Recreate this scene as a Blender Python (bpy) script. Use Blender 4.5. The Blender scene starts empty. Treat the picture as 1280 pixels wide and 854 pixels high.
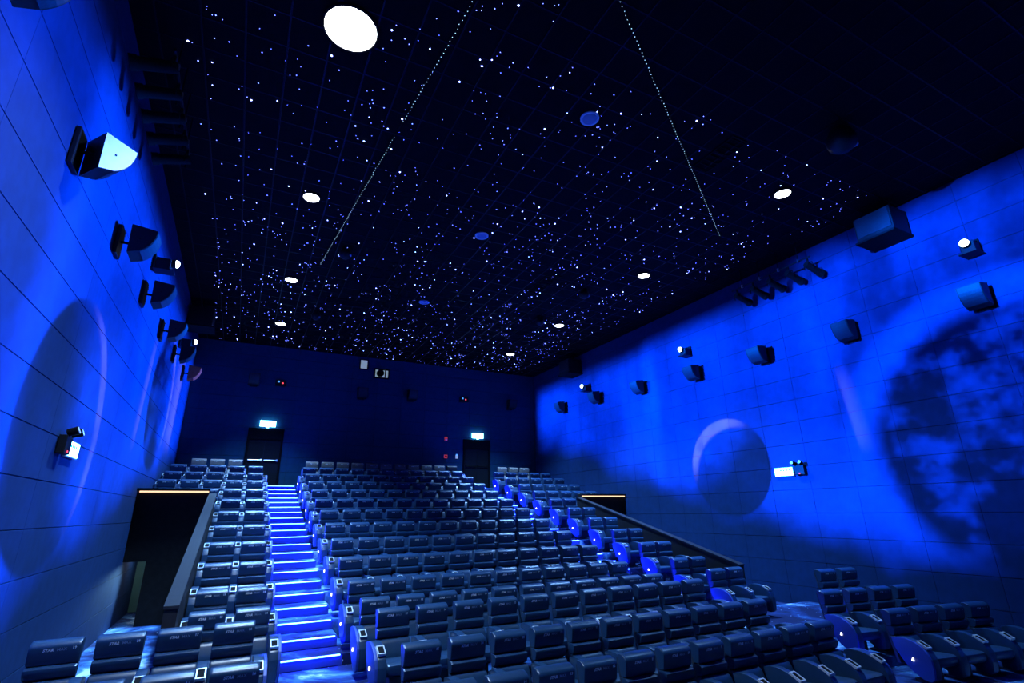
import bpy, bmesh, math, random
from mathutils import Vector, Matrix
random.seed(7)
S = bpy.context.scene
COL = S.collection
R = math.radians
ZC = 2.66                      # camera height above the lowest floor

# ------------------------------------------------------------------ camera
def camera():
    yaw, pit, rol = R(27.32), R(18.51), R(-0.78)
    fw = Vector((math.sin(yaw)*math.cos(pit), math.cos(yaw)*math.cos(pit), math.sin(pit)))
    r = Vector((math.cos(yaw), -math.sin(yaw), 0)); u = r.cross(fw)
    c, s = math.cos(rol), math.sin(rol)
    r, u = c*r + s*u, -s*r + c*u
    cd = bpy.data.cameras.new('camera'); cam = bpy.data.objects.new('camera', cd); COL.objects.link(cam)
    cam.matrix_world = Matrix(((r.x, u.x, -fw.x, 0), (r.y, u.y, -fw.y, 0), (r.z, u.z, -fw.z, ZC), (0, 0, 0, 1)))
    cd.sensor_width = 36; cd.lens = 638.0*36/1280; cd.clip_start = .05; cd.clip_end = 200
    S.camera = cam
camera()

# ------------------------------------------------------------------ world, exposure
w = bpy.data.worlds.new('world'); S.world = w; w.use_nodes = True
w.node_tree.nodes['Background'].inputs[0].default_value = (0, 0, 0, 1)
w.node_tree.nodes['Background'].inputs[1].default_value = 0
S.view_settings.view_transform = 'Standard'; S.view_settings.look = 'None'
S.view_settings.exposure = 0; S.view_settings.gamma = 1; S.view_settings.use_curve_mapping = False
S.cycles.use_denoising = True
S.cycles.sample_clamp_indirect = 4
S.cycles.max_bounces = 6; S.cycles.diffuse_bounces = 3; S.cycles.glossy_bounces = 3

# ------------------------------------------------------------------ room numbers
XL, XR, YB, YF = -2.4, 13.65, 23.9, -7.0
ZCEIL = 7.1 + ZC
def floor_z(r):                       # floor level of seat row r (1 = back row)
    return .51 + .32*(11-r) if r <= 11 else {12: .35, 13: .35, 14: .16, 15: 0.0}[r]
def row_y(r):                         # where the top of the headrest stands
    return 10.66 + 1.19*(11-r) if r <= 11 else {12: 9.5, 13: 8.35, 14: 6.95, 15: 5.8}[r]
def tier_y(r):                        # front edge of the tier
    return 9.73 + 1.19*(11-r) if r <= 11 else {12: 8.62, 13: 7.25, 14: 6.15, 15: YF}[r]

# ------------------------------------------------------------------ node maths for the slide projectors
class E:
    def __init__(s, nt, sock): s.nt, s.k = nt, sock
    def _m(s, op, *o):
        n = s.nt.nodes.new('ShaderNodeMath'); n.operation = op
        for i, v in enumerate((s,)+o):
            if isinstance(v, E): s.nt.links.new(v.k, n.inputs[i])
            else: n.inputs[i].default_value = v
        return E(s.nt, n.outputs[0])
    def __add__(s, o): return s._m('ADD', o)
    __radd__ = __add__
    def __sub__(s, o): return s._m('SUBTRACT', o)
    def __rsub__(s, o): return (s*-1.0)+o
    def __mul__(s, o): return s._m('MULTIPLY', o)
    __rmul__ = __mul__
    def __truediv__(s, o): return s._m('DIVIDE', o)
    def sqrt(s): return s._m('SQRT')
    def max(s, o): return s._m('MAXIMUM', o)
    def min(s, o): return s._m('MINIMUM', o)
    def step(s, a, b):                # 0 below a, 1 above b, smooth between (a > b turns it round)
        n = s.nt.nodes.new('ShaderNodeMapRange'); n.interpolation_type = 'SMOOTHSTEP'
        s.nt.links.new(s.k, n.inputs[0])
        if a < b: n.inputs[1].default_value, n.inputs[2].default_value = a, b; n.inputs[3].default_value, n.inputs[4].default_value = 0, 1
        else: n.inputs[1].default_value, n.inputs[2].default_value = b, a; n.inputs[3].default_value, n.inputs[4].default_value = 1, 0
        return E(s.nt, n.outputs[0])
def noise(nt, y, z, scale, detail=3, off=0.0, rough=.5):
    c = nt.nodes.new('ShaderNodeCombineXYZ'); nt.links.new(y.k, c.inputs[0]); nt.links.new(z.k, c.inputs[1]); c.inputs[2].default_value = off
    n = nt.nodes.new('ShaderNodeTexNoise'); n.inputs['Scale'].default_value = scale; n.inputs['Detail'].default_value = detail; n.inputs['Roughness'].default_value = rough
    nt.links.new(c.outputs[0], n.inputs['Vector'])
    return E(nt, n.outputs[0])

BLUE = (0.0, .125, 1.0)
def slide_light(name, loc, xw, energy, frame, planet=None, clouds=.35, streaks=(), dots=0.0, seed=0.0):
    """A slide projector lamp: the slide is worked out from the direction of the beam, in metres (y, z) of the wall it aims at.
    frame = (y0, y1, z_bottom at y0, z_bottom at y1, z_top, softness)"""
    ld = bpy.data.lights.new(name, 'SPOT'); ld.energy = energy; ld.shadow_soft_size = .035
    ld.spot_size = R(120); ld.spot_blend = .15; ld.color = (1, 1, 1)
    ld.use_nodes = True; nt = ld.node_tree; nt.nodes.clear()
    out = nt.nodes.new('ShaderNodeOutputLight'); em = nt.nodes.new('ShaderNodeEmission'); nt.links.new(em.outputs[0], out.inputs[0])
    g = nt.nodes.new('ShaderNodeNewGeometry'); sp = nt.nodes.new('ShaderNodeSeparateXYZ'); nt.links.new(g.outputs['Incoming'], sp.inputs[0])
    dx, dy, dz = (E(nt, sp.outputs[i]) for i in range(3))
    t = (xw-loc[0])/1.0
    y = dy/dx*t + loc[1]; z = dz/dx*t + loc[2]
    # the beam keeps its strength over the slide: cancel the fall-off with distance and angle as projector optics do
    sl = ((y-loc[1])*(y-loc[1]) + (z-loc[2])*(z-loc[2]) + t*t).sqrt()/abs(t)
    even = sl*sl
    y0, y1, zb0, zb1, zt, sf = frame
    zb = (y-y0)*((zb1-zb0)/(y1-y0)) + zb0
    wob = (noise(nt, y, z, .5, 2, seed+3) - .5)*1.6
    fr = (y+wob*.5).step(y0-sf, y0+sf) * (y+wob*.3).step(y1+sf, y1-sf) * (z-zb+wob).step(-.7, .8) * z.step(zt+.4, zt-.8)
    cl = noise(nt, y*1.0, z*.55, .45, 4, seed, .6).step(.3, .72)
    body = (cl*clouds + (1-clouds))
    white = None
    for (sy, sz, wid, ln, slope, amt) in streaks:
        q = (y - sy - (z-sz)*slope)
        m = q.step(-wid, 0)*q.step(wid*.25, 0)*((z-sz)/ln).step(-1, -.5)*((z-sz)/ln).step(1, .4)*amt
        white = m if white is None else white + m
    if dots:
        dn = noise(nt, y, z, 5.5, 1, seed+9).step(.68, .8)*dots
        body = body + dn*.8
    if planet:
        py, pz, pr, mott, cs, cw, ca, lit, ring = planet      # centre, radius, mottle, way the crescent lies, its width and amount, lit level, bright rim
        d = ((y-py)*(y-py) + (z-pz)*(z-pz)).sqrt()/pr
        inside = d.step(1.015, .975) if not ring else d.step(1.10, .96)
        nrm = math.hypot(*cs); ux, uz = cs[0]/nrm, cs[1]/nrm
        g = ((y-py)*ux + (z-pz)*uz)/pr                        # -1 .. 1 across the disc towards its lit side
        d2 = ((y-py+cs[0])*(y-py+cs[0]) + (z-pz+cs[1])*(z-pz+cs[1])).sqrt()/pr
        cres = inside*d2.step(1.0, 1.0+cw)*g.step(.2, .75)
        tex = noise(nt, y, z, 1.1, 4, seed+5, .6)
        shade = tex.step(.44, .66)*mott + g.step(-.25, .95)*(tex.step(.3, .7)*.6+.5)*lit + .045
        if ring: shade = shade*d.step(.98, .80) + d.step(.74, .92)*ring
        body = body*(1-inside) + inside*shade
        cc = cres*ca*(noise(nt, y, z, 2.2, 3, seed+1).step(.25, .55)*.6+.4)
        white = cc if white is None else white + cc
    amt = body*fr*even
    rgb = nt.nodes.new('ShaderNodeCombineXYZ')
    for i in range(3):
        v = amt*BLUE[i]
        if white is not None: v = v + white*fr*even*(2.4, .9, .7)[i]
        nt.links.new(v.k, rgb.inputs[i])
    nt.links.new(rgb.outputs[0], em.inputs[0]); em.inputs[1].default_value = 1
    o = bpy.data.objects.new(name, ld); COL.objects.link(o); o.location = loc
    aim = Vector((xw, (frame[0]+frame[1])/2, 4.8)) - Vector(loc)
    o.rotation_euler = aim.to_track_quat('-Z', 'Y').to_euler()
    return o
PROJ_Y = (4.23, 12.6, 18.7); PZ = 5.42 + ZC
PW = 155000
PX = .56
slide_light('slide_beam', (XR-PX, PROJ_Y[0], PZ), XL, PW*.5, (-1.5, 7.6, 1.2, 1.4, 8.6, .5), clouds=.6, streaks=((7.6, 4.6, .9, 4.2, .42, .02),), seed=1)
slide_light('slide_beam', (XR-PX, PROJ_Y[1], PZ), XL, PW*.8, (7.4, 13.4, 1.5, 2.9, 8.8, .5), planet=(9.55, 3.86, 1.95, .04, (.40, .16), .10, .13, 1.0, 0), clouds=.55, seed=2)
slide_light('slide_beam', (XR-PX, PROJ_Y[2], PZ), XL, PW*.8, (13.4, 23.6, 3.0, 5.2, 8.7, .5), planet=(17.6, 5.9, 2.0, .35, (.55, .2), .25, .2, .9, 0), clouds=.4,
            streaks=((15.0, 5.6, .5, 1.6, .1, .09), (21.0, 6.4, 1.9, 2.0, .05, .20)), seed=3)
slide_light('slide_beam', (XL+PX, PROJ_Y[0], PZ), XR, PW*.8, (-1.5, 8.1, 1.6, 2.0, 9.55, .6), planet=(4.3, 3.9, 3.45, .5, (.34, .03), .05, .0, .0, 1.15), clouds=.8,
            streaks=((7.6, 5.1, .38, 1.25, .10, .11),), dots=.35, seed=4)
slide_light('slide_beam', (XL+PX, PROJ_Y[1], PZ), XR, PW*.92, (7.9, 15.0, 1.9, 3.7, 8.95, .5), planet=(11.6, 3.93, 1.5, .05, (.24, .36), .08, .30, 1.0, 0), clouds=.5, dots=.3, seed=5.5)
slide_light('slide_beam', (XL+PX, PROJ_Y[2], PZ), XR, PW*.95, (14.6, 23.35, 3.7, 6.2, 8.75, .5), clouds=.6, dots=.2, seed=6.2)

DOWN = [(.57, 6.36), (.57, 11.27), (.55, 16.24), (.53, 20.6), (10.5, 6.26), (10.5, 11.15), (10.5, 16.18), (10.5, 20.5)]
for i, (x, y) in enumerate(DOWN):
    ld = bpy.data.lights.new('downlight_beam', 'SPOT'); ld.energy = (4200, 7200, 7200, 6800, 2300, 7600, 9000, 7200)[i]; ld.color = (.50, .72, 1.0) if i == 0 else (.22, .50, 1.0)
    ld.spot_size = R(112 if i == 0 else 86); ld.spot_blend = 1.0; ld.shadow_soft_size = .16
    o = bpy.data.objects.new('downlight_beam', ld); COL.objects.link(o); o.location = (x, y, ZCEIL-.12)

# ------------------------------------------------------------------ materials
def mat(name, col, rough=.5, metal=0.0, spec=.5, emit=None, strength=0.0, sample=True):
    m = bpy.data.materials.new(name); m.use_nodes = True
    b = m.node_tree.nodes['Principled BSDF']
    b.inputs['Base Color'].default_value = (*col, 1); b.inputs['Roughness'].default_value = rough
    b.inputs['Metallic'].default_value = metal; b.inputs['Specular IOR Level'].default_value = spec
    if emit:
        b.inputs['Emission Color'].default_value = (*emit, 1); b.inputs['Emission Strength'].default_value = strength
        if not sample: m.cycles.emission_sampling = 'NONE'
    return m
def ramp(nt, fac, stops):
    r = nt.nodes.new('ShaderNodeValToRGB'); nt.links.new(fac, r.inputs[0])
    e = r.color_ramp.elements
    while len(e) < len(stops): e.new(.5)
    for i, (p, c) in enumerate(stops): e[i].position = p; e[i].color = (*c, 1)
    return r.outputs[0]
def noisy(name, c0, c1, scale, rough=.6, bump=0.0, stretch=(1, 1, 1), detail=4, spec=.4, lo=.35, hi=.65, coord='Object'):
    m = mat(name, c0, rough, spec=spec); nt = m.node_tree; b = nt.nodes['Principled BSDF']
    tc = nt.nodes.new('ShaderNodeTexCoord'); mp = nt.nodes.new('ShaderNodeMapping'); mp.inputs['Scale'].default_value = stretch
    nt.links.new(tc.outputs[coord], mp.inputs[0])
    n = nt.nodes.new('ShaderNodeTexNoise'); n.inputs['Scale'].default_value = scale; n.inputs['Detail'].default_value = detail
    nt.links.new(mp.outputs[0], n.inputs['Vector'])
    nt.links.new(ramp(nt, n.outputs[0], [(lo, c0), (hi, c1)]), b.inputs['Base Color'])
    if bump:
        bp = nt.nodes.new('ShaderNodeBump'); bp.inputs['Strength'].default_value = bump; bp.inputs['Distance'].default_value = .01
        nt.links.new(n.outputs[0], bp.inputs['Height']); nt.links.new(bp.outputs[0], b.inputs['Normal'])
    return m
def carpet():
    m = mat('galaxy_carpet', (.01, .02, .06), .85, spec=.2); nt = m.node_tree; b = nt.nodes['Principled BSDF']
    g = nt.nodes.new('ShaderNodeNewGeometry')
    a = nt.nodes.new('ShaderNodeTexNoise'); a.inputs['Scale'].default_value = .75; a.inputs['Detail'].default_value = 7; a.inputs['Roughness'].default_value = .62; a.inputs['Distortion'].default_value = .8
    nt.links.new(g.outputs['Position'], a.inputs['Vector'])
    cl = ramp(nt, a.outputs[0], [(.42, (.005, .012, .06)), (.50, (.012, .04, .17)), (.57, (.06, .20, .45)), (.66, (.6, .78, .98))])
    v = nt.nodes.new('ShaderNodeTexVoronoi'); v.inputs['Scale'].default_value = 5.0; nt.links.new(g.outputs['Position'], v.inputs['Vector'])
    st = ramp(nt, v.outputs['Distance'], [(.03, (.7, .8, 1)), (.10, (0, 0, 0))])
    mx = nt.nodes.new('ShaderNodeMix'); mx.data_type = 'RGBA'; mx.blend_type = 'ADD'; mx.inputs[0].default_value = 1
    nt.links.new(cl, mx.inputs[6]); nt.links.new(st, mx.inputs[7]); nt.links.new(mx.outputs[2], b.inputs['Base Color'])
    return m
M = {}
M['leather'] = noisy('navy_leather', (.007, .034, .088), (.009, .042, .106), 9, .36, .1, spec=.65)
M['leather_dark'] = mat('black_leather', (.008, .01, .016), .5)
M['leather_grey'] = noisy('taupe_leather', (.15, .135, .125), (.2, .18, .165), 9, .4, .1)
M['shell'] = mat('seat_shell', (.02, .03, .055), .55)
M['panel_side'] = mat('seat_side_board', (.02, .06, .32), .5)
M['rim'] = mat('cup_rim', (.62, .66, .7), .35, .2)
M['black'] = mat('matt_black', (.004, .004, .005), .85, spec=.15)
M['spk'] = mat('speaker_black', (.005, .006, .009), .5, spec=.3)
M['grille'] = noisy('speaker_grille', (.010, .012, .022), (.016, .019, .034), 60, .55)
M['side_painted_light'] = noisy('speaker_side_painted_light', (.82, .83, .85), (.88, .88, .88), 6, .5)  # white stands in for lamplight falling on the black speaker's side
M['print'] = mat('white_print', (.95, .97, 1), .5)
M['print_dim'] = mat('grey_print', (.30, .36, .45), .5)
M['wall'] = noisy('acoustic_fabric', (.0016, .024, .095), (.0022, .029, .115), 5, .85, .1, spec=.2)
M['wall_core'] = mat('wall_core', (.012, .014, .03), .9)
M['wall_back'] = noisy('dark_acoustic_fabric', (.004, .040, .085), (.005, .047, .098), 5, .85, .1, spec=.2)
M['ceil'] = noisy('black_ceiling_tile', (.0016, .0016, .003), (.0026, .0026, .005), 7, .85, spec=.1)
M['tbar'] = mat('ceiling_grid_metal', (.007, .008, .018), .45, .9)
M['carpet'] = carpet()
M['riser'] = mat('step_riser', (.02, .05, .28), .6)
M['led'] = mat('blue_led', (.1, .1, .3), .4, emit=(.007, .022, 1), strength=150)
M['warm'] = mat('warm_led', (.3, .2, .1), .4, emit=(1, .60, .36), strength=1.5)
M['steplight'] = mat('step_light', (.9, .9, .9), .4, emit=(1, .86, .75), strength=7)
M['star'] = mat('fibre_star', (.1, .1, .2), .4, emit=(.14, .18, 1), strength=7, sample=False)
M['star_b'] = mat('fibre_star_bright', (.1, .1, .2), .4, emit=(.24, .30, 1), strength=13, sample=False)
M['meteor'] = mat('meteor_dot', (.1, .1, .2), .4, emit=(.45, .75, 1), strength=2.2, sample=False)
M['lamp'] = mat('downlight_glass', (.9, .9, .9), .4, emit=(.93, .97, 1), strength=7)
M['lamp_off'] = mat('unlit_downlight_glass', (.34, .38, .5), .4)
M['lens'] = mat('projector_lens', (.9, .9, .9), .2, emit=(.75, .86, 1), strength=9)
M['exit'] = mat('exit_sign_face', (.9, .95, .95), .4, emit=(.20, .66, 1.0), strength=16)
M['exit_mark'] = mat('exit_sign_mark', (0, .3, .25), .4, emit=(.02, .65, .55), strength=1.0)
M['door'] = noisy('dark_door', (.003, .005, .008), (.005, .007, .011), 3, .65, stretch=(1, 1, 6), spec=.15)
M['doorframe'] = mat('door_frame', (.002, .002, .004), .7, spec=.1)
M['steel'] = mat('brushed_steel', (.55, .56, .58), .28, 1.0)
M['rail_body'] = mat('balustrade_board', (.012, .010, .010), .55)
M['rail_cap'] = noisy('balustrade_cap', (.014, .016, .021), (.02, .022, .028), 6, .5, spec=.3, stretch=(1, 8, 1))
M['entry'] = noisy('entry_black_fabric', (.014, .012, .011), (.02, .017, .015), 8, .85, spec=.1)
M['corridor'] = noisy('corridor_teal', (.05, .15, .15), (.07, .17, .165), 2, .7)
M['red'] = mat('red_indicator', (.5, .02, .03), .4, emit=(1, .08, .12), strength=1.6)
M['bluedot'] = mat('blue_indicator', (.02, .1, .5), .4, emit=(.1, .4, 1), strength=1.2)
M['alarm'] = mat('red_alarm', (.55, .03, .05), .4, emit=(.8, .08, .1), strength=.35)
M['white'] = mat('white_plastic', (.7, .74, .8), .4)
M['booth'] = mat('booth_window_glow', (.4, .5, .5), .3, emit=(.42, .58, .56), strength=.42)
M['screen'] = mat('cinema_screen', (.30, .30, .30), .8)

# ------------------------------------------------------------------ geometry helpers
def link(name, me, parent=None, loc=(0, 0, 0), rz=0.0):
    o = bpy.data.objects.new(name, me); COL.objects.link(o); o.location = loc; o.rotation_euler = (0, 0, rz)
    if parent: o.parent = parent
    return o
def tag(o, label=None, cat=None, group=None, kind=None):
    if label: o['label'] = label
    if cat: o['category'] = cat
    if group: o['group'] = group
    if kind: o['kind'] = kind
    return o
def empty(name, loc=(0, 0, 0), rz=0.0):
    o = link(name, None, None, loc, rz); o.empty_display_size = .1; return o
class MB:
    def __init__(s): s.v, s.f, s.m, s.mats = [], [], [], []
    def mi(s, m):
        if m not in s.mats: s.mats.append(m)
        return s.mats.index(m)
    def add(s, vs, fs, m):
        b = len(s.v); k = s.mi(m); s.v += [tuple(p) for p in vs]
        for f in fs: s.f.append(tuple(b+i for i in f)); s.m.append(k)
        return s
    def box(s, x0, x1, y0, y1, z0, z1, m, rot=None):
        vs = [Vector((x, y, z)) for x in (x0, x1) for y in (y0, y1) for z in (z0, z1)]
        if rot: c = Vector(((x0+x1)/2, (y0+y1)/2, (z0+z1)/2)); vs = [c + rot @ (p-c) for p in vs]
        return s.add(vs, [(0, 1, 3, 2), (4, 6, 7, 5), (0, 4, 5, 1), (2, 3, 7, 6), (0, 2, 6, 4), (1, 5, 7, 3)], m)
    def prism(s, pts, x0, x1, m, axis='x', cap=None):      # polygon in the other two axes, extruded
        n = len(pts)
        def P(a, b, t): return {'x': (t, a, b), 'y': (a, t, b), 'z': (a, b, t)}[axis]
        vs = [P(a, b, x0) for a, b in pts] + [P(a, b, x1) for a, b in pts]
        s.add(vs, [(i, (i+1) % n, n+(i+1) % n, n+i) for i in range(n)], m)
        b = len(s.v)-2*n; k = s.mi(cap or m)
        s.f += [tuple(b+i for i in reversed(range(n))), tuple(b+n+i for i in range(n))]; s.m += [k, k]
        return s
    def slices(s, pts, xs, m):     # closed profile (y, z) through slices (x, scale) -> rounded cushion
        n = len(pts); cy = sum(p[0] for p in pts)/n; cz = sum(p[1] for p in pts)/n; vs = []; fs = []
        for x, k in xs: vs += [(x, cy+(a-cy)*k, cz+(b-cz)*k) for a, b in pts]
        for j in range(len(xs)-1):
            for i in range(n): fs.append((j*n+i, j*n+(i+1) % n, (j+1)*n+(i+1) % n, (j+1)*n+i))
        fs += [tuple(reversed(range(n))), tuple((len(xs)-1)*n+i for i in range(n))]
        return s.add(vs, fs, m)
    def tube(s, a, b, r, m, n=8, r2=None):
        a, b = Vector(a), Vector(b); d = (b-a).normalized(); u = d.orthogonal().normalized(); v = d.cross(u); r2 = r if r2 is None else r2
        vs = [a + (u*math.cos(t)+v*math.sin(t))*r for t in [i*2*math.pi/n for i in range(n)]] + [b + (u*math.cos(t)+v*math.sin(t))*r2 for t in [i*2*math.pi/n for i in range(n)]]
        return s.add(vs, [(i, (i+1) % n, n+(i+1) % n, n+i) for i in range(n)] + [tuple(reversed(range(n))), tuple(range(n, 2*n))], m)
    def lathe(s, prof, m, n=20, c=(0, 0, 0)):               # (r, z) profile about the z axis
        vs = []; fs = []
        for r, z in prof: vs += [(c[0]+r*math.cos(i*2*math.pi/n), c[1]+r*math.sin(i*2*math.pi/n), c[2]+z) for i in range(n)]
        for j in range(len(prof)-1):
            for i in range(n): fs.append((j*n+i, j*n+(i+1) % n, (j+1)*n+(i+1) % n, (j+1)*n+i))
        fs += [tuple(range(n)), tuple((len(prof)-1)*n+i for i in reversed(range(n)))]
        return s.add(vs, fs, m)
    def mesh(s, name, smooth=False, bevel=0.0):
        me = bpy.data.meshes.new(name); me.from_pydata(s.v, [], s.f)
        for m in s.mats: me.materials.append(M[m])
        me.polygons.foreach_set('material_index', s.m)
        bm = bmesh.new(); bm.from_mesh(me)
        bmesh.ops.recalc_face_normals(bm, faces=bm.faces)
        if bevel: bmesh.ops.bevel(bm, geom=bm.edges[:], offset=bevel, segments=2, affect='EDGES', profile=.6, clamp_overlap=True)
        if smooth:
            for f in bm.faces: f.smooth = True
            for e in bm.edges:
                if len(e.link_faces) == 2 and e.calc_face_angle(0) > R(40): e.smooth = False
        bm.to_mesh(me); bm.free(); me.update()
        return me
    def build(s, name, parent=None, loc=(0, 0, 0), rz=0.0, smooth=False, bevel=0.0):
        return link(name, s.mesh(name, smooth, bevel), parent, loc, rz)
def copy_tree(o, parent=None):
    c = o.copy(); COL.objects.link(c); c.parent = parent
    for ch in o.children: copy_tree(ch, c)
    return c
def text_mesh(parts, name):
    """parts = (string, size, x offset, shear, material); lettering in the xz plane, facing -y"""
    vs, fs, mi, mats = [], [], [], []
    for txt, size, off, shear, bold, m in parts:
        cu = bpy.data.curves.new('t', 'FONT'); cu.body = txt; cu.size = size; cu.shear = shear; cu.resolution_u = 1; cu.offset = bold
        cu.align_x = 'LEFT'; cu.fill_mode = 'FRONT'
        o = bpy.data.objects.new('t', cu); COL.objects.link(o)
        bpy.context.view_layer.update()
        me = o.evaluated_get(bpy.context.evaluated_depsgraph_get()).to_mesh()
        b = len(vs)
        if m not in mats: mats.append(m)
        vs += [(v.co.x+off, 0, v.co.y) for v in me.vertices]
        for p in me.polygons: fs.append([b+i for i in p.vertices]); mi.append(mats.index(m))
        bpy.data.objects.remove(o); bpy.data.curves.remove(cu)
    me = bpy.data.meshes.new(name); me.from_pydata(vs, [], fs)
    for m in mats: me.materials.append(M[m])
    me.polygons.foreach_set('material_index', mi); me.update()
    return me

# ------------------------------------------------------------------ the setting: floor with its tiers
fl = MB().box(XL-.2, XR+.2, YF, 6.15, -.25, 0.0, 'carpet').build('floor'); tag(fl, kind='structure')
PIT_L, PIT_R, PIT_Y0, PIT_Y1 = -.60, 11.40, 9.66, 16.86
STX = [(.85, 1.84), (8.70, 9.80)]                                  # the two stair aisles
for r in range(14, 0, -1):
    y0 = tier_y(r); y1 = tier_y(r-1) if r > 1 else YB
    t = MB()
    cut = 6 <= r <= 11
    xa, xb = (PIT_L-.1, PIT_R+.1) if cut else (XL, XR)
    xs = [xa, STX[0][0], STX[0][1], STX[1][0], STX[1][1], xb] if r <= 11 else [xa, xb]
    for i in range(0, len(xs)-1, 2):
        if i == 0 and r <= 5:
            t.box(xs[0], PIT_L-.04, y0, y1, 2.12 if y0 < 19.4 else -.25, floor_z(r), 'carpet'); t.box(PIT_L-.04, xs[1], y0, y1, -.25, floor_z(r), 'carpet')
        else: t.box(xs[i], xs[i+1], y0, y1, -.25, floor_z(r), 'carpet')
    t.build('tier', fl)
# floor of the two sunken entrances
for (a, b) in ((XL, PIT_L-.1), (PIT_R+.1, XR)):
    MB().box(a, b, PIT_Y0-.1, 19.5 if a < 0 else PIT_Y1, -.25, .10 if a < 0 else .22, 'carpet').build('passage_floor', fl)
# stairs
NS = 21
for si, (xa, xb) in enumerate(STX):
    st = empty('aisle_stairs', ((xa+xb)/2, 9.73, .35))
    tag(st, ('carpeted stair flight with blue light strips, left of the central seats' if si == 0 else 'carpeted stair flight with blue light strips, right of the central seats'), 'stairs', 'lit stair aisles')
    hw = (xb-xa)/2
    sm = MB().box(-hw, hw, 0, .61, -.62, 0, 'carpet').mesh('step')
    lm = MB().box(-hw+.04, hw-.04, -.026, .004, -.012, .004, 'led').mesh('led_strip')
    nm = MB().box(-hw, hw, -.012, 0.0, -.15, -.02, 'riser').mesh('riser')
    for k in range(NS):
        zz = .51+.16*k - .35
        s = link('step', sm, st, (0, .595*k, zz))
        link('led_strip', lm, s); link('riser', nm, s)
    if True:   # top landing in front of the doors
        MB().box(-hw, hw, .595*NS, YB-9.73-.04, -.3, .51+.16*(NS-1)-.35, 'carpet').build('landing', st)
# low step with light strip in front of row 14
s = empty('floor_light', (9.92, 6.03, 0)); tag(s, 'small round blue floor light between the front seats at the lower right', 'floor light')
MB().lathe([(.075, 0), (.075, .02), (.05, .03), (.05, 0)], 'black', 16).build('ring', s)
MB().lathe([(.049, .005), (.045, .03), (.03, .038), (.001, .04)], 'led', 16).build('lens', s)

# ------------------------------------------------------------------ walls with their acoustic panels
def wall_panels(wall, axis, pos, lo, hi, zlo, ztop, sign, keep, dstart, matn, pw=1.18, holes=(), limit=300):
    """panels pw x .61 laid edge to edge, recessed joints; parts in view order, the rest joined"""
    g, gv = .007, (.002 if pw > 1.5 else .005)
    cells = []
    d = dstart
    while d > lo: d -= pw
    while d < hi:
        z = 3.54+ZC - .611*20
        while z < ztop:
            a0, a1, b0, b1 = max(d, lo), min(d+pw, hi), max(z, zlo), min(z+.611, ztop)
            if a1-a0 > .1 and b1-b0 > .08: cells.append((a0, a1, b0, b1))
            z += .611
        d += pw
    for h in holes:                                           # cut the panels round the doors
        nxt = []
        for c in cells:
            if not (c[0] < h[1] and c[1] > h[0] and c[2] < h[3] and c[3] > h[2]): nxt.append(c); continue
            if c[3] > h[3]: nxt.append((c[0], c[1], h[3], c[3]))
            top = min(c[3], h[3])
            if c[0] < h[0]: nxt.append((c[0], h[0], c[2], top))
            if c[1] > h[1]: nxt.append((h[1], c[1], c[2], top))
        cells = [c for c in nxt if c[1]-c[0] > .02 and c[3]-c[2] > .02]
    seen = [c for c in cells if keep(c)][:limit]; rest = [c for c in cells if c not in seen]
    cache = {}
    def shape(mb, wd, ht, ox=0, oz=0):
        e = .005; t = .012
        def P(a, dd, b): return (pos0+sign*dd, a, b) if axis == 'x' else (a, pos0+sign*dd, b)
        a0, a1, b0, b1 = ox+gv/2, ox+wd-gv/2, oz+g/2, oz+ht-g/2
        ev = e*.3
        vs = [P(a0, 0, b0), P(a1, 0, b0), P(a1, 0, b1), P(a0, 0, b1), P(a0+ev, t, b0+e), P(a1-ev, t, b0+e), P(a1-ev, t, b1-e), P(a0+ev, t, b1-e)]
        mb.add(vs, [(0, 1, 5, 4), (1, 2, 6, 5), (2, 3, 7, 6), (3, 0, 4, 7), (4, 5, 6, 7)], matn)
    for c in seen:
        wd, ht = round(c[1]-c[0], 3), round(c[3]-c[2], 3)
        if (wd, ht) not in cache:
            pos0 = 0; mb = MB(); shape(mb, wd, ht); cache[(wd, ht)] = mb.mesh('panel')
        link('panel', cache[(wd, ht)], wall, (pos, c[0], c[2]) if axis == 'x' else (c[0], pos, c[2]))
    if rest:
        pos0 = pos; mb = MB()
        for c in rest: shape(mb, c[1]-c[0], c[3]-c[2], c[0], c[2])
        tag(mb.build('panel_field', wall), kind='stuff')

wl = MB().box(XL-.25, XL, YF, YB+.3, -.25, ZCEIL+.3, 'wall_core').build('wall_left'); tag(wl, kind='structure')
wr = MB().box(XR, XR+.25, YF, YB+.3, -.25, ZCEIL+.3, 'wall_core').build('wall_right'); tag(wr, kind='structure')
wb = MB().box(XL-.25, XR+.25, YB, YB+.3, -.25, ZCEIL+.3, 'wall_core').build('wall_back'); tag(wb, kind='structure')
wf = MB().box(XL-.25, XR+.25, YF-.3, YF, -.25, ZCEIL+.3, 'wall_core').build('wall_front'); tag(wf, kind='structure')
MB().box(-.6, 11.8, YF, YF+.06, 1.2, 7.4, 'screen').build('screen_panel', wf)
def tier_floor_at(y):
    for r in range(1, 15):
        if y >= tier_y(r): return floor_z(r)
    return 0
wall_panels(wl, 'x', XL, YF, YB, 0, ZCEIL, 1, lambda c: c[1] > 4.6 and c[3] > tier_floor_at(c[0])-.6, 5.46, 'wall', pw=3.54)
wall_panels(wr, 'x', XR, YF, YB, 0, ZCEIL, -1, lambda c: c[1] > 2.2 and c[3] > min(tier_floor_at(c[0]), .3 if c[0] < 17 else 9)-.3, 5.46, 'wall')
DOORS = [(-.03, 1.34), (9.54, 10.98)]; DZ0 = floor_z(1); DZT = 3.47+ZC
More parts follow.
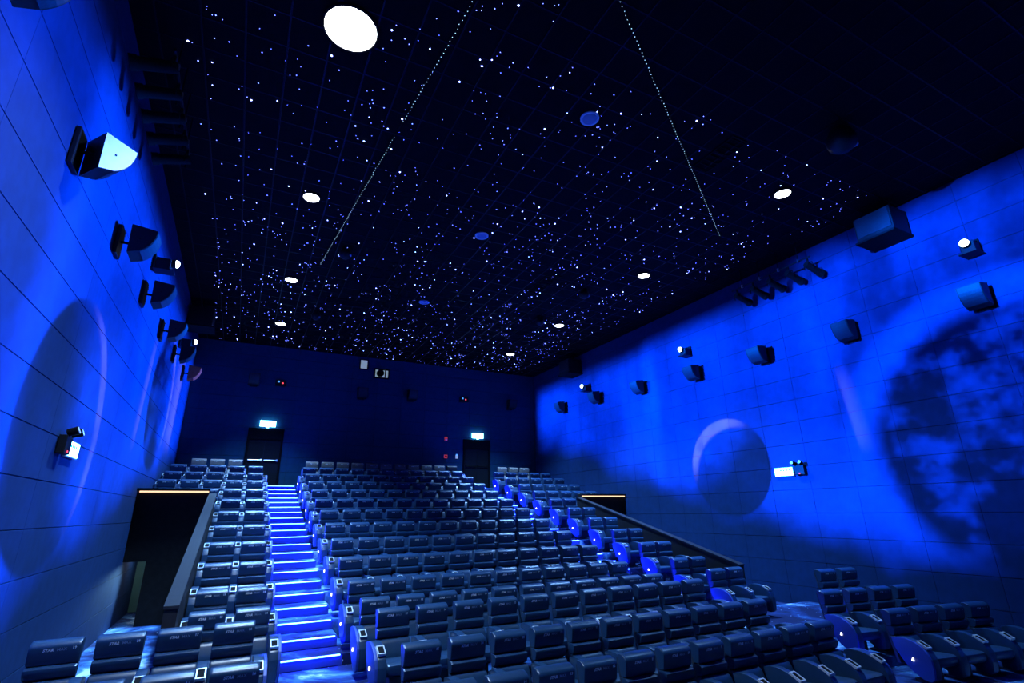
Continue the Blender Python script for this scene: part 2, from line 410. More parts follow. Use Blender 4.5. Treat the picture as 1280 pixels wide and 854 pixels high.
wall_panels(wb, 'y', YB, XL+.03, XR-.03, floor_z(1), ZCEIL, -1, lambda c: True, .4, 'wall_back', holes=[(a, b, DZ0-1, DZT) for a, b in DOORS])

# doors
for i, (a, b) in enumerate(DOORS):
    d = empty('door_%d' % (i+1), ((a+b)/2, YB, DZ0)); tag(d, kind='structure')
    hw = (b-a)/2; H = DZT-DZ0; hd = H-.46
    f = MB(); f.box(-hw, -hw+.09, -.10, .05, 0, H, 'doorframe'); f.box(hw-.09, hw, -.10, .05, 0, H, 'doorframe'); f.box(-hw+.09, hw-.09, -.10, .05, hd, H, 'doorframe')
    f.build('door_frame', d)
    for sgn in (-1, 1):
        x0, x1 = (-hw+.09, -.004) if sgn < 0 else (.004, hw-.09)
        lf = MB().box(x0, x1, -.05, 0, .01, hd-.01, 'door').build('door_leaf', d)
        bar = MB().tube((x0+.04, -.10, 1.12), (x1-.04, -.10, 1.12), .022, 'steel' if i == 0 else 'black')
        bar.box(x0+.03, x0+.09, -.11, -.05, 1.07, 1.17, 'black'); bar.box(x1-.09, x1-.03, -.11, -.05, 1.07, 1.17, 'steel' if i == 0 else 'black')
        bar.build('push_bar', lf, smooth=True)
# exit signs over the doors
for i, (x, lab) in enumerate(((.67, 'glowing exit sign above the left rear door'), (10.27, 'glowing exit sign above the right rear door'))):
    e = empty('exit_sign', (x, YB-.03, 3.55+ZC)); tag(e, lab, 'exit sign', 'exit signs')
    MB().box(-.30, .30, -.11, -.06, 0, .24, 'exit').build('housing', e, bevel=.01)
    for q in (-.2, .2): MB().box(q-.02, q+.02, -.06, .02, .10, .14, 'black').build('bracket', e)
    MB().box(-.28, .28, -.116, -.11, .02, .22, 'exit').build('sign_face', e)
    MB().box(-.05, .05, -.10, -.07, -.05, 0, 'exit').build('indicator', e)

# sunken entrances: end wall with warm light, balustrade
def entrance(side):
    s = 1 if side == 'right' else -1
    xo, xi = (XL, PIT_L-.14) if s < 0 else (XR, PIT_R+.14)     # outer wall, inner face of the balustrade
    zt = (.665 if s < 0 else .57) + ZC
    wall = MB()
    x0, x1 = min(xo, xi), max(xo, xi)
    if s < 0:   # doorway at the outer end
        dh = -1.07+ZC; dw = x0+.50
        wall.box(dw, x1, PIT_Y1, PIT_Y1+.12, -.1, zt, 'entry'); wall.box(x0, dw, PIT_Y1, PIT_Y1+.12, dh, zt, 'entry')
    else:
        wall.box(x0, x1, PIT_Y1, PIT_Y1+.12, -.1, zt, 'entry')
    wobj = wall.build('wall_entrance_'+side); tag(wobj, kind='structure')
    MB().box(x0, x1, PIT_Y1-.12, PIT_Y1+.2, zt, zt+.06, 'entry').build('cap', wobj)
    MB().box(x0+.06, x1-.02, PIT_Y1-.045, PIT_Y1-.012, zt-.045, zt-.003, 'warm').build('light_strip', wobj)
    if s < 0:
        c = MB(); c.box(x0, x1, 19.4, 19.5, -.1, 2.1, 'corridor'); c.box(x1, x1+.1, PIT_Y1+.12, 19.5, -.1, 2.1, 'corridor'); c.box(x0, x1+.1, PIT_Y1+.12, 19.5, 1.9, 2.1, 'entry')
        tag(c.build('wall_corridor'), kind='structure')
        lp = MB().box(x0+.15, x0+.6, 17.9, 18.6, 1.85, 1.885, 'lamp').build('corridor_lamp'); tag(lp, 'flat white ceiling lamp inside the dark left doorway', 'ceiling lamp')
        la = bpy.data.lights.new('corridor_light', 'SPOT'); la.energy = 420; la.spot_size = R(62); la.spot_blend = .6; la.shadow_soft_size = .12; la.color = (.30, .68, 1)
        o = bpy.data.objects.new('corridor_light', la); COL.objects.link(o); o.location = (x0+.62, 18.2, 1.72)
        o.rotation_euler = Vector((.03, -1, -.50)).to_track_quat('-Z', 'Y').to_euler()
    # balustrade
    b = empty('balustrade', (xi, PIT_Y1, 0))
    tag(b, 'dark sloping balustrade beside the %s sunken entrance, with smooth top cap' % side, 'balustrade', 'sloping balustrades')
    za, zb_ = (.60, -1.21) if s < 0 else (.52, -1.31)
    ya, yb = PIT_Y1, (9.5 if s < 0 else 9.8)
    w = .17
    xA, xB = (0, w) if s < 0 else (-w, 0)
    zf = .05
    pts = [(ya-PIT_Y1, zf), (ya-PIT_Y1, za+ZC-.04), (yb-PIT_Y1, zb_+ZC-.04), (yb-PIT_Y1, zf)]
    MB().prism(pts, xA, xB, 'rail_body').build('board', b)
    pts = [(ya-PIT_Y1, za+ZC-.04), (ya-PIT_Y1, za+ZC), (yb-.02-PIT_Y1, zb_+ZC), (yb-.02-PIT_Y1, zb_+ZC-.04)]
    MB().prism(pts, xA-.012, xB+.012, 'rail_cap').build('cap', b)
entrance('left'); entrance('right')

# ------------------------------------------------------------------ ceiling: slab, tiles, grid, stars
ce = MB().box(XL-.25, XR+.25, YF-.3, YB+.3, ZCEIL+.05, ZCEIL+.3, 'black').build('ceiling'); tag(ce, kind='structure')
gx = [.33+.6*k for k in range(-5, 23) if XL < .33+.6*k < XR]; gy = [2.95+.6*k for k in range(-17, 36) if YF < 2.95+.6*k < YB]
rx = MB().box(-.012, .012, YF, YB, 0, .03, 'tbar').mesh('grid_runner'); ry = MB().box(XL, XR, -.012, .012, .003, .03, 'tbar').mesh('grid_cross_tee')
for x in gx: link('grid_runner', rx, ce, (x, 0, ZCEIL-.004))
for y in gy: link('grid_cross_tee', ry, ce, (0, y, ZCEIL-.004))
tm = MB().box(.014, .586, .014, .586, .006, .03, 'ceil').mesh('tile')
tiles = [(x, y) for y in [gy[0]-.6]+gy for x in [gx[0]-.6]+gx]
camfw = Vector((math.sin(R(27.3)), math.cos(R(27.3)), 0))
inview = [t for t in tiles if (t[1] > 2.6 and Vector((t[0], t[1], 0)).dot(camfw) > 4.0)]
inview.sort(key=lambda t: t[0]**2+t[1]**2)
near = inview[:300]; ns = set(near)
for x, y in near: link('tile', tm, ce, (x, y, ZCEIL))
tf = MB()
for x, y in tiles:
    if (x, y) not in ns:
        tf.box(max(x+.014, XL), min(x+.586, XR), max(y+.014, YF), min(y+.586, YB), ZCEIL+.006, ZCEIL+.03, 'ceil')
tag(tf.build('tile_field', ce), kind='stuff')
# stars
def star_ok(x, y):
    if not (XL+.7 < x < XR-1.0 and 2.6 < y < YB-.15): return False
    if x > 3.4 and y < 5.2 + max(0, (x-6)*.03): return False
    if x > 2.2 and y < 4.6: return False
    return True
def star_add(mb, x, y, r, m):
    z = ZCEIL-.002
    mb.add([(x+r, y, z), (x, y+r, z), (x-r, y, z), (x, y-r, z), (x, y, z-r), (x, y, z+r*.4)], [(0, 1, 4), (1, 2, 4), (2, 3, 4), (3, 0, 4), (1, 0, 5), (2, 1, 5), (3, 2, 5), (0, 3, 5)], m)
stars = []
while len(stars) < 1500:
    x, y = random.uniform(XL, XR), random.uniform(2.6, YB)
    if star_ok(x, y): stars.append((x, y, random.choice((.006, .007, .008, .010))*(1+.014*y)))
for _ in range(75):                                           # little clusters of fibres
    cx, cy = random.uniform(XL, XR), random.uniform(2.6, YB)
    if star_ok(cx, cy):
        for _ in range(random.randint(3, 5)): stars.append((cx+random.gauss(0, .10), cy+random.gauss(0, .10), .009*(1+.014*cy)))
brights = []
while len(brights) < 300:
    x, y = random.uniform(XL, XR), 2.6+(YB-2.6)*random.random()**1.15
    if star_ok(x, y): brights.append((x, y, random.choice((.010, .013, .018))*(1+.012*y)))
sfm = MB()
for x, y, r in stars: star_add(sfm, x, y, r, 'star')
tag(sfm.build('star_field', ce), kind='stuff')
smesh = {}
for x, y, r in brights:
    k = round(r, 3)
    if k not in smesh: mb = MB(); star_add(mb, 0, 0, k, 'star_b'); smesh[k] = mb.mesh('star_point')
    o = link('star_point', smesh[k], ce, (x, y, 0))
# dotted meteor lines
def meteor(a, b, gap, lab):
    m = empty('meteor_light_line', (a[0], a[1], ZCEIL-.02)); tag(m, lab, 'light line', 'dotted meteor lines of the ceiling')
    L = math.hypot(b[0]-a[0], b[1]-a[1]); n = int(L/.085); mb = MB()
    for i in range(n):
        t = i/n
        if gap[0] < t < gap[1]: continue
        x, y = (b[0]-a[0])*t + random.gauss(0, .006), (b[1]-a[1])*t
        r = .006+.003*random.random(); z = -.004
        mb.add([(x+r, y, z), (x, y+r, z), (x-r, y, z), (x, y-r, z), (x, y, z-r), (x, y, z+r*.4)], [(0, 1, 4), (1, 2, 4), (2, 3, 4), (3, 0, 4), (1, 0, 5), (2, 1, 5), (3, 2, 5), (0, 3, 5)], 'meteor')
    tag(mb.build('dot_row', m), kind='stuff')
    MB().tube((0, 0, .004), (b[0]-a[0], b[1]-a[1], .004), .006, 'black', 6).build('carrier', m)
meteor((2.12, 4.6), (1.22, 14.8), (.33, .37), 'dotted white meteor line on the ceiling beside the brightest lamp')
meteor((3.2, 3.65), (10.76, 8.34), (2, 2), 'dotted white meteor line slanting across the dark right ceiling')

# ------------------------------------------------------------------ ceiling fittings
def downlight(x, y, r, lit, lab, grp):
    d = empty('downlight', (x, y, ZCEIL-.004)); tag(d, lab, 'downlight', grp)
    MB().lathe([(r+.03, 0), (r+.03, -.03), (r, -.035), (r-.012, -.02), (r-.012, 0)], 'black' if lit else 'white', 24).build('trim_ring', d, smooth=True)
    MB().lathe([(r-.012, -.005), (r-.014, -.03), (r*.7, -.045), (r*.3, -.052), (.001, -.053)], 'lamp' if lit else 'lamp_off', 24).build('diffuser', d, smooth=True)
ORD = ['first', 'second', 'third', 'fourth']
for i, (x, y) in enumerate(DOWN):
    big = i == 0  # oversized disc: this lamp's glare is put into its shape
    downlight(x, y, .40 if big else .19, True, 'dazzling white ceiling lamp, disc widened by glare, nearest the camera, above the left stairs' if big else
              'lit white downlight, %s from the front in the %s ceiling row' % (ORD[i % 4], 'left' if i < 4 else 'right'), 'lit ceiling downlights')
for i, (x, y) in enumerate(((4.97, 6.28), (4.88, 11.14), (4.9, 16.2))):
    downlight(x, y, .15, False, 'unlit bluish downlight, %s from the front in the middle ceiling row' % ORD[i], 'unlit ceiling downlights')
for i, (x, y) in enumerate(((9.61, 4.37), (1.74, 13.48), (1.62, 18.8), (9.44, 12.93), (9.38, 15.8), (9.36, 21.47))):
    d = empty('dome_spotlight', (x, y, ZCEIL)); s_ = 1.6 if i == 0 else 1.0
    tag(d, ['black dome spotlight with a blue glint, nearest on the right ceiling', 'black dome spotlight hanging right of the second left downlight', 'black dome spotlight near the farthest left downlight',
            'black dome spotlight left of the second right downlight', 'black dome spotlight left of the third right downlight', 'black dome spotlight at the far right of the ceiling'][i], 'spotlight', 'black dome spotlights')
    MB().lathe([(.10*s_, 0), (.10*s_, -.06)], 'spk', 16).build('base', d)
    MB().lathe([(.13*s_, -.06), (.17*s_, -.14*s_), (.15*s_, -.24*s_), (.08*s_, -.30*s_), (.01, -.315*s_)], 'spk', 16).build('dome', d, smooth=True)
    MB().lathe([(.05*s_, -.02), (.05*s_, .02)], 'lamp_off', 12, (.11*s_, -.07*s_, -.22*s_)).build('lens', d)
for i, (x, y, wx, wy) in enumerate(((8.05, 5.95, .44, 1.1), (7.95, 13.1, .44, 1.5), (7.85, 21.0, .44, 1.1), (2.5, 17.4, 1.5, .5))):
    v = empty('air_vent', (x, y, ZCEIL-.006)); tag(v, ['black rectangular air vent on the right ceiling, nearest the camera', 'black rectangular air vent halfway along the right ceiling', 'black rectangular air vent at the far right ceiling',
          'wide black air vent on the far left ceiling'][i], 'vent', 'ceiling air vents')
    f = MB()
    f.box(-wx/2, wx/2, -wy/2, -wy/2+.03, -.015, .01, 'black'); f.box(-wx/2, wx/2, wy/2-.03, wy/2, -.015, .01, 'black'); f.box(-wx/2, -wx/2+.03, -wy/2+.03, wy/2-.03, -.015, .01, 'black'); f.box(wx/2-.03, wx/2, -wy/2+.03, wy/2-.03, -.015, .01, 'black')
    f.build('frame', v)
    n = 8; sl = MB().box(-wx/2+.03, wx/2-.03, -.012, .012, -.02, .004, 'black', Matrix.Rotation(R(35), 3, 'X')).mesh('slat')
    for k in range(n): link('slat', sl, v, (0, -wy/2+.06+(wy-.12)*k/(n-1), 0))

# ------------------------------------------------------------------ loudspeakers on the side walls
def arc(c, rx, rz, a0, a1, n): return [(c[0]+rx*math.cos(R(a0+(a1-a0)*i/n)), c[1]+rz*math.sin(R(a0+(a1-a0)*i/n))) for i in range(n+1)]
def speaker_proto(white=False):
    """backplate against the wall at x=0, cabinet towards +x"""
    e = empty('wall_speaker')
    MB().box(0, .05, -.15, .15, -.28, .24, 'spk').build('back_plate', e, bevel=.008)
    MB().tube((.05, 0, -.02), (.20, 0, -.02), .022, 'black').build('bracket', e, smooth=True)
    prof = [(.19, .25), (.56, .20)] + arc((.19, .20), .37, .46, -8, -62, 6) + [(.20, -.26)]
    prof = [(x, z) for x, z in prof]
    cab = MB().prism(prof, -.21, .21, 'spk', 'y', 'side_painted_light' if white else None)  # cap colour carries the painted lamplight on the cabinet sides
    c = cab.build('cabinet', e)
    gp = [(.566, .19)] + arc((.19, .20), .378, .468, -8, -62, 6); gi = [(x-.02, z+.004) for x, z in gp]
    g = MB().prism(gp+gi[::-1], -.19, .19, 'grille', 'y').build('grille', c)
    MB().box(.33, .35, -.214, -.21, .0, .02, 'black').build('bolt', c)
    if white: c.rotation_euler = (0, 0, R(38)); c.location = (.02, -.10, 0)
    return e
SPY = [4.36, 7.08, 9.68, 12.29, 15.1, 17.94, 20.76]; SPZ = [4.22, 4.33, 4.39, 4.48, 4.58, 4.74, 4.82]
SORD = ['nearest', 'second', 'third', 'fourth', 'fifth', 'sixth', 'farthest']
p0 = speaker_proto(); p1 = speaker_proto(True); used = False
for side in ('left', 'right'):
    for i in range(7):
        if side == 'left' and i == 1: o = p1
        else:
            o = copy_tree(p0) if used else p0; used = True
        o.location = (XL+.022 if side == 'left' else XR-.022, SPY[i], SPZ[i]+ZC); o.rotation_euler = (0, 0, 0 if side == 'left' else math.pi)
        if side == 'left' and i == 1: tag(o, 'black wall speaker with lamplight painted white on its side, left wall', 'speaker', 'surround speakers on the side walls')
        elif side == 'left' and i == 0: tag(o, 'black wall speaker at the top left corner, only its underside showing', 'speaker', 'surround speakers on the side walls')
        else: tag(o, 'black wall speaker on the %s wall, %s from the camera' % (side, SORD[i]) if i not in (0, 6) else 'black wall speaker on the %s wall, %s the camera' % (side, 'nearest' if i == 0 else 'farthest from'), 'speaker', 'surround speakers on the side walls')
# big bass cabinets
for (x, y, z, s, lab) in ((XR-.42, 5.66, 6.55, -1, 'large black bass cabinet hung high on the right wall, nearest the camera'), (XR-.42, 19.6, 6.5, -1, 'large black bass cabinet at the far top of the right wall'),
                          (XL+.42, 19.6, 6.5, 1, 'large black bass cabinet at the far top of the left wall')):
    e = empty('bass_speaker', (x, y, z+ZC), 0 if s > 0 else math.pi); tag(e, lab, 'speaker', 'bass cabinets')
    c = MB().box(-.36, .36, -.42, .42, -.32, .32, 'spk').build('cabinet', e, bevel=.012)
    MB().box(.36, .375, -.38, .38, -.22, .30, 'grille').build('grille', c)
    MB().box(-.40, .44, -.44, .44, -.38, -.33, 'black').build('shelf', e)
    for yy in (-.3, .3): MB().tube((0, yy, .3), (0, yy, 7.1-z), .012, 'black', 6).build('hanger', e)

# slide projectors
for side in ('left', 'right'):
    for i, y in enumerate(PROJ_Y):
        s = 1 if side == 'left' else -1
        e = empty('slide_projector', (XL+.022 if s > 0 else XR-.022, y, PZ), 0 if s > 0 else math.pi)
        tag(e, 'black slide projector with glowing lens on the %s wall, %s' % (side, ['nearest the camera', 'halfway along', 'towards the rear wall'][i]), 'projector', 'slide projectors on the side walls')
        MB().box(0, .03, -.12, .12, -.25, .12, 'black').build('wall_plate', e)
        b = MB(); b.box(.03, .42, -.16, .16, -.26, -.235, 'spk'); b.box(.03, .05, -.16, -.14, -.24, .05, 'spk'); b.build('shelf', e)
        c = MB().box(.06, .34, -.13, .13, -.23, .02, 'spk').build('housing', e, bevel=.015)
        MB().tube((.34, 0, -.04), (.415, 0, -.03), .09, 'black', 16).build('lens_barrel', c, smooth=True)
        ln = MB().lathe([(.085, 0), (.083, .03), (.066, .055), (.035, .07), (.001, .075)], 'lens', 16).build('lens', c, smooth=True)
        ln.location = (.416, 0, -.03); ln.rotation_euler = (0, R(90), 0)

# lamp bars below the ceiling at both sides
for side in ('left', 'right'):
    s = 1 if side == 'left' else -1
    e = empty('lamp_bar', (XL if s > 0 else XR, 0, 0)); tag(e, 'black lamp bar with small clamps under the ceiling by the %s wall' % side, 'lamp bar', 'lamp bars')
    bx = .68*s; z = 6.52+ZC
    MB().tube((bx, 7.35, z), (bx, 9.95, z), .022, 'spk').build('bar', e, smooth=True)
    for k in range(4):
        yy = 7.7+.62*k
        MB().tube((bx, yy, z-.02), (bx, yy, ZCEIL-.01), .010, 'black', 6).build('hanger', e)
        MB().box(bx-.03, bx+.03, yy-.02, yy+.02, z-.035, z+.06, 'steel').build('clamp', e)
    for k in range(5):
        yy = 7.45+.58*k
        L = empty('stage_lamp', (XL+bx if s > 0 else XR+bx, yy, z)); tag(L, 'small black stage lamp hanging from the %s lamp bar, %s' % (side, ['nearest', 'second', 'third', 'fourth', 'farthest'][k]), 'stage lamp', 'stage lamps')
        yk = MB(); yk.box(-.02, .02, -.02, .02, -.16, -.026, 'black'); yk.box(-.012, .012, -.12, .12, -.18, -.16, 'black'); yk.box(-.012, .012, -.12, -.108, -.34, -.16, 'black'); yk.box(-.012, .012, .108, .12, -.34, -.16, 'black')
        yk.build('yoke', L)
        a = Vector((.06*s, .02, -.20)); b = Vector((-.40*s, -.02, -.36))
        bd = MB().tube(a, b, .085, 'black', 12, .095).build('body', L, smooth=True)
        MB().tube(b, b+(b-a).normalized()*.10, .11, 'black', 12, .115).build('hood', bd, smooth=True)

# emergency signs on the side walls
for side in ('left', 'right'):
    s = 1 if side == 'left' else -1
    e = empty('emergency_exit_sign', (XL+.022 if s > 0 else XR-.022, 9.75 if s > 0 else 9.45, .98+ZC), 0 if s > 0 else math.pi)
    tag(e, 'glowing exit sign with black twin emergency lamp on the %s wall' % side, 'exit sign', 'emergency signs on the side walls')
    MB().box(0, .10, -.14, .14, -.13, .13, 'spk').build('lamp_box', e, loc=(0, -.25*s, .02), bevel=.01)
    for q in (-1, 1):
        h = MB().tube((.08, q*.09, .14), (.20, q*.11, .18), .055, 'black', 12, .06).build('lamp_head', e, loc=(0, -.25*s, .04), smooth=True)
        MB().tube((.20, q*.11, .18), (.205, q*.11, .182), .05, 'white', 12).build('lens', h)
    MB().box(0, .05, -.29, .29, -.12, .12, 'white').build('sign_housing', e, loc=(0, .25*s, 0), bevel=.008)
    fc = MB().box(.05, .056, -.27, .27, -.10, .10, 'exit').build('sign_face', e, loc=(0, .25*s, 0))
    for k in range(5): MB().box(.056, .059, -.20+.09*k, -.14+.09*k, .02, .06, 'exit_mark').build('marking', fc)
    MB().box(.10, .106, -.02, .02, -.09, -.06, 'red').build('indicator', e, loc=(0, -.25*s, 0))

# ------------------------------------------------------------------ things on the back wall
e = empty('booth_window', (4.42, YB-.03, 6.72+ZC)); tag(e, 'small bright projection booth window high on the rear wall', 'window')
MB().box(-.19, .19, -.04, 0, -.24, .24, 'black').build('frame', e); MB().box(-.15, .15, -.05, -.03, -.2, .2, 'booth').build('pane', e)
e = empty('booth_window', (5.28, YB-.03, 6.36+ZC)); tag(e, 'projection booth window with dark projector lens high on the rear wall', 'window')
MB().box(-.36, .36, -.04, 0, -.24, .24, 'black').build('frame', e)
for q0, q1 in ((-.30, .14), (.20, .30)): MB().box(q0, q1, -.05, -.03, -.17, .17, 'booth').build('pane', e)
MB().lathe([(.17, 0), (.17, .12), (.12, .13), (.11, .05), (.001, .05)], 'black', 20).build('projector_lens', e, (-.08, -.05, 0)).rotation_euler = (R(90), 0, 0)
for i, (x, z) in enumerate(((-.1, 5.48), (4.4, 5.3), (6.75, 5.4), (12.1, 5.39))):
    o = copy_tree(p0); o.location = (x, YB-.022, z+ZC); o.rotation_euler = (0, 0, -math.pi/2)
    tag(o, ['black speaker high on the rear wall above the left door', 'black speaker on the rear wall left of its middle', 'black speaker on the rear wall right of its middle', 'black speaker on the rear wall above the right door, by the corner'][i], 'speaker', 'speakers on the rear wall')
for i, (x, z) in enumerate(((.95, 5.45), (9.5, 5.45))):
    e = empty('infrared_emitter', (x, YB-.022, z+ZC)); tag(e, 'black emitter box with red and blue lights, rear wall %s' % ('left' if i == 0 else 'right'), 'emitter', 'infrared emitters')
    MB().box(-.22, .22, -.14, 0, -.13, .13, 'spk').build('housing', e, bevel=.01)
    MB().box(.04, .11, -.146, -.14, -.03, .03, 'red').build('red_light', e); MB().box(-.12, -.05, -.146, -.14, .02, .09, 'bluedot').build('blue_light', e)
for (x, z, k, lab) in ((8.62, 3.44, 0, 'small red and white fire alarm, upper one beside the right rear door'), (8.63, 2.60, 1, 'small red call point, lower one beside the right rear door'), (9.2, 2.6, 2, 'small white wall switch beside the right rear door')):
    e = empty(('fire_alarm', 'call_point', 'wall_switch')[k], (x, YB-.022, z+ZC)); tag(e, lab, ('alarm', 'call point', 'switch')[k])
    if k == 0:
        MB().box(-.07, .07, -.05, 0, -.08, .10, 'alarm').build('housing', e, bevel=.01); MB().lathe([(.05, 0), (.04, .03), (.001, .04)], 'white', 12).build('strobe', e, (0, -.05, -.04)).rotation_euler = (R(90), 0, 0)
    elif k == 1:
        MB().box(-.08, .08, -.05, 0, -.08, .08, 'alarm').build('housing', e, bevel=.01); MB().box(-.045, .045, -.056, -.05, -.04, .04, 'black').build('button', e)
    else:
        MB().box(-.06, .06, -.03, 0, -.08, .07, 'booth').build('plate', e, bevel=.006); MB().box(-.04, .04, -.035, 0, .07, .13, 'bluedot').build('lamp', e)

# ------------------------------------------------------------------ cinema seats
def back_front(z): return -.085 + (z-1.0)*.24                     # front face of the backrest
def seat_meshes():
    m = {}
    def cush(front, rear, hw, name, matn):
        pts = front + rear
        xs = [(-hw, .92), (-hw+.008, .98), (-hw+.028, 1.0), (0, 1.0), (hw-.028, 1.0), (hw-.008, .98), (hw, .92)]
        m[name] = MB().slices(pts, xs, matn).mesh(name, True)
    head = [(-.088, .752), (-.104, .765), (-.112, .80), (-.122, .87), (-.130, .925), (-.124, .952), (-.100, .974), (-.055, .992), (-.01, 1.0)]
    roll = [(-.098, .612), (-.118, .625), (-.135, .66), (-.150, .70), (-.146, .727), (-.118, .746), (-.08, .75)]
    low = [(-.262, .36), (-.268, .39), (-.232, .47), (-.190, .555), (-.168, .590), (-.140, .606), (-.10, .608)]
    for sfx, mt in (('', 'leather'), ('_grey', 'leather_grey'), ('_dark', 'leather_dark')):
        cush(head, [(.03, .992), (.045, .96), (-.01, .752)], .235, 'headrest'+sfx, mt)
        cush(roll, [(-.01, .748), (-.04, .612)], .235, 'lumbar_roll'+sfx, mt)
        cush(low, [(-.04, .604), (-.09, .40), (-.11, .36)], .235, 'lower_back'+sfx, mt)
        pts = [(-.74, .30), (-.765, .35), (-.75, .41), (-.70, .43), (-.55, .425), (-.35, .405), (-.24, .40), (-.22, .28), (-.70, .27)]
        m['seat_cushion'+sfx] = MB().slices(pts, [(-.235, .82), (-.22, .94), (-.19, 1), (.19, 1), (.22, .94), (.235, .82)], mt).mesh('seat_cushion', True)
    # back shell
    pts = [(-.13, .22), (-.10, .36), (-.035, .61), (.042, .95), (.068, .94), (-.075, .22)]
    m['back_shell'] = MB().prism(pts, -.225, .225, 'shell').mesh('back_shell')
    # armrest: rounded console board, top sloping down to the cup holder
    side = [(-.20, .615), (-.30, .645), (-.43, .648), (-.56, .622), (-.67, .572), (-.745, .505), (-.79, .41), (-.80, .28), (-.785, .15), (-.72, .10), (-.60, .11), (-.45, .19), (-.32, .33), (-.22, .50)]
    m['armrest'] = MB().prism(side, -.058, .058, 'leather', 'x').mesh('armrest', True, .012)
    m['end_panel'] = MB().prism(side, -.02, .02, 'panel_side', 'x').mesh('end_panel', True, .006)
    # cup holder near the front of the armrest
    mb = MB(); rot = Matrix.Rotation(R(24), 3, 'X')
    for (x0, x1, y0, y1) in ((-.052, -.038, -.085, .085), (.038, .052, -.085, .085), (-.038, .038, -.085, -.068), (-.038, .038, .068, .085)):
        vs = [rot @ Vector((x, y, z)) for x in (x0, x1) for y in (y0, y1) for z in (-.02, .012)]
        mb.add(vs, [(0, 1, 3, 2), (4, 6, 7, 5), (0, 4, 5, 1), (2, 3, 7, 6), (0, 2, 6, 4), (1, 5, 7, 3)], 'rim')
    vs = [rot @ Vector((x, y, z)) for x in (-.038, .038) for y in (-.068, .068) for z in (-.02, .004)]
    mb.add(vs, [(0, 1, 3, 2), (4, 6, 7, 5), (0, 4, 5, 1), (2, 3, 7, 6), (0, 2, 6, 4), (1, 5, 7, 3)], 'black')
    m['cup_holder'] = mb.mesh('cup_holder')
    m['base'] = MB().box(-.15, .15, -.58, -.26, 0, .03, 'shell').box(-.13, .13, -.52, -.32, .03, .28, 'shell').mesh('base')
    m['step_light'] = MB().prism([(-.016, -.018), (.02, -.018), (.012, 0), (0, .024), (-.012, .02)], -.006, .006, 'steplight', 'x').mesh('step_light')
    m['word1'] = text_mesh([('STAR', .042, -.105, .25, .0016, 'print')], 'lettering')
    m['word2'] = text_mesh([('MAX', .042, .022, 0, .0004, 'print_dim')], 'lettering')
    return m
SM = seat_meshes()
NUM = {}
def number_mesh(n):
    if n not in NUM: NUM[n] = text_mesh([(str(n), .040, 0, 0, .0014, 'print')], 'seat_number')
    return NUM[n]
TXTA = math.atan2(.008, .055)
def make_seat(x, y, z, rz, num, label, group, left_arm=False, end=None, style=''):
    s = empty('cinema_seat', (x, y, z), rz); tag(s, label, 'seat', group)
    h = link('headrest', SM['headrest'+style], s)
    if style != '_dark':
        for wd in ('word1', 'word2'):
            t = link('lettering', SM[wd], h, (0, -.1335, .895)); t.rotation_euler = (TXTA, 0, 0)
        t = link('seat_number', number_mesh(num), h, (.160, -.1345, .903)); t.rotation_euler = (TXTA, 0, 0)
    link('lumbar_roll', SM['lumbar_roll'+style], s); link('lower_back', SM['lower_back'+style], s)
    link('back_shell', SM['back_shell'], s); link('seat_cushion', SM['seat_cushion'+style], s); link('base', SM['base'], s)
    for ax in ([-.3, .3] if left_arm else [.3]):
        a = link('armrest', SM['armrest'], s, (ax, 0, 0)); link('cup_holder', SM['cup_holder'], a, (0, -.66, .592))
    if end:
        for sd in ([end] if end in (-1, 1) else [-1, 1]):
            p = link('end_panel', SM['end_panel'], s, (sd*.379, 0, 0)); link('step_light', SM['step_light'], p, (sd*.025, -.50, .36))
    return s
def nth(n): return ['1st', '2nd', '3rd', '4th', '5th', '6th', '7th', '8th', '9th', '10th', '11th', '12th', '13th', '14th', '15th', '16th'][n-1]
ROWTXT = {r: '%s row from the back' % nth(r) for r in range(2, 15)}; ROWTXT[1] = 'rearmost row'; ROWTXT[15] = 'front row'
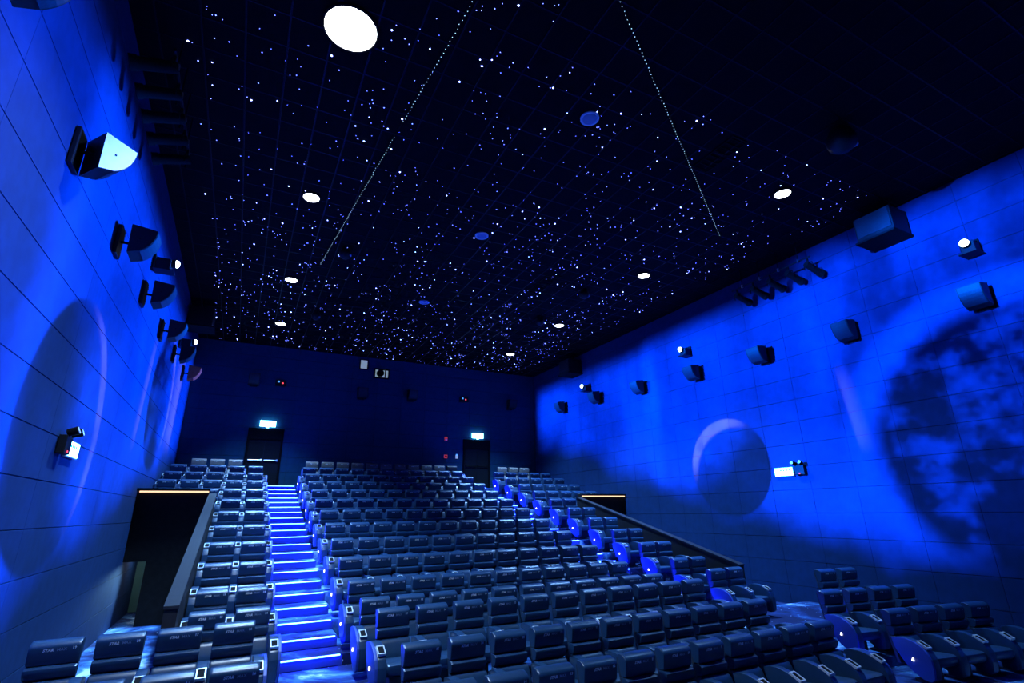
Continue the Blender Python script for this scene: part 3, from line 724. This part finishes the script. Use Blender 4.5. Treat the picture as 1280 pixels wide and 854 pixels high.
for r in range(1, 16):
    y, z = row_y(r), floor_z(r)
    nright = {1: 3, 2: 5, 3: 5, 4: 5, 5: 5, 13: 4, 14: 4, 15: 4}.get(r, 2)
    # central block
    x0 = 2.45 if r == 1 else 2.25
    for i in range(11):
        last = i == 10
        dark = r == 1 and last
        colr = 'grey' if r == 1 and not dark else ('black' if dark else 'navy')
        make_seat(x0+.6*i, y, z, 0, nright+11-i, '%s cinema seat, %s from left stairs, %s, central block' % (colr, nth(i+1), ROWTXT[r]), 'central seats, '+ROWTXT[r], left_arm=(i == 0),
                  end=(-1 if i == 0 else (1 if last else None)), style='_dark' if dark else ('_grey' if r == 1 else ''))
    # left block
    if r == 1: xs = [-.3, -.9, -1.5]
    elif r <= 5: xs = [.4, -.2, -.8, -1.4, -2.0]
    elif r <= 12: xs = [.42, -.18]
    elif r == 13: xs = [.18, -.42, -1.02, -1.62]
    elif r == 14: xs = [.21, -.39, -.99]
    else: xs = []
    for i, x in enumerate(xs):
        yy = y + (0 if r < 13 else -.012*i)
        make_seat(x, yy, z, 0, nright+12+i, '%s cinema seat, %s left of the left stairs, %s' % ('grey' if r == 1 else 'navy', nth(i+1), ROWTXT[r]), 'left block seats, '+ROWTXT[r],
                  left_arm=(i == len(xs)-1), end=(1 if i == 0 else None), style='_grey' if r == 1 else '')
    # right block
    if r == 1: xs = [11.0, 11.6, 12.2]
    elif r <= 5: xs = [10.26+.605*k for k in range(5)]
    elif r <= 12: xs = [10.26-.015*(r-6), 10.86-.015*(r-6)]
    else: xs = []
    for i, x in enumerate(xs):
        make_seat(x, y, z, 0, nright-i, '%s cinema seat, %s right of the right stairs, %s' % ('grey' if r == 1 else 'navy', nth(i+1), ROWTXT[r]), 'right block seats, '+ROWTXT[r],
                  left_arm=(i == 0), end=(-1 if i == 0 else None), style='_grey' if r == 1 else '')
# lower right block, turned a little towards the screen
for nm, x0, y0, z0, n, ang, txt in (('A', 12.05, 8.06, .35, 2, -8, 'back pair of the lower right block'), ('B', 10.40, 6.95, .16, 4, -9.5, 'middle row of the lower right block'), ('C', 10.36, 5.8, 0.0, 4, -11, 'front row of the lower right block')):
    for i in range(n):
        a = R(ang); d = .635
        make_seat(x0+d*i*math.cos(a), y0+d*i*math.sin(a), z0, a, n-i, 'navy cinema seat, %s from the stair side, %s' % (nth(i+1), txt), 'lower right block seats', left_arm=(i == 0), end=(-1 if i == 0 else None))
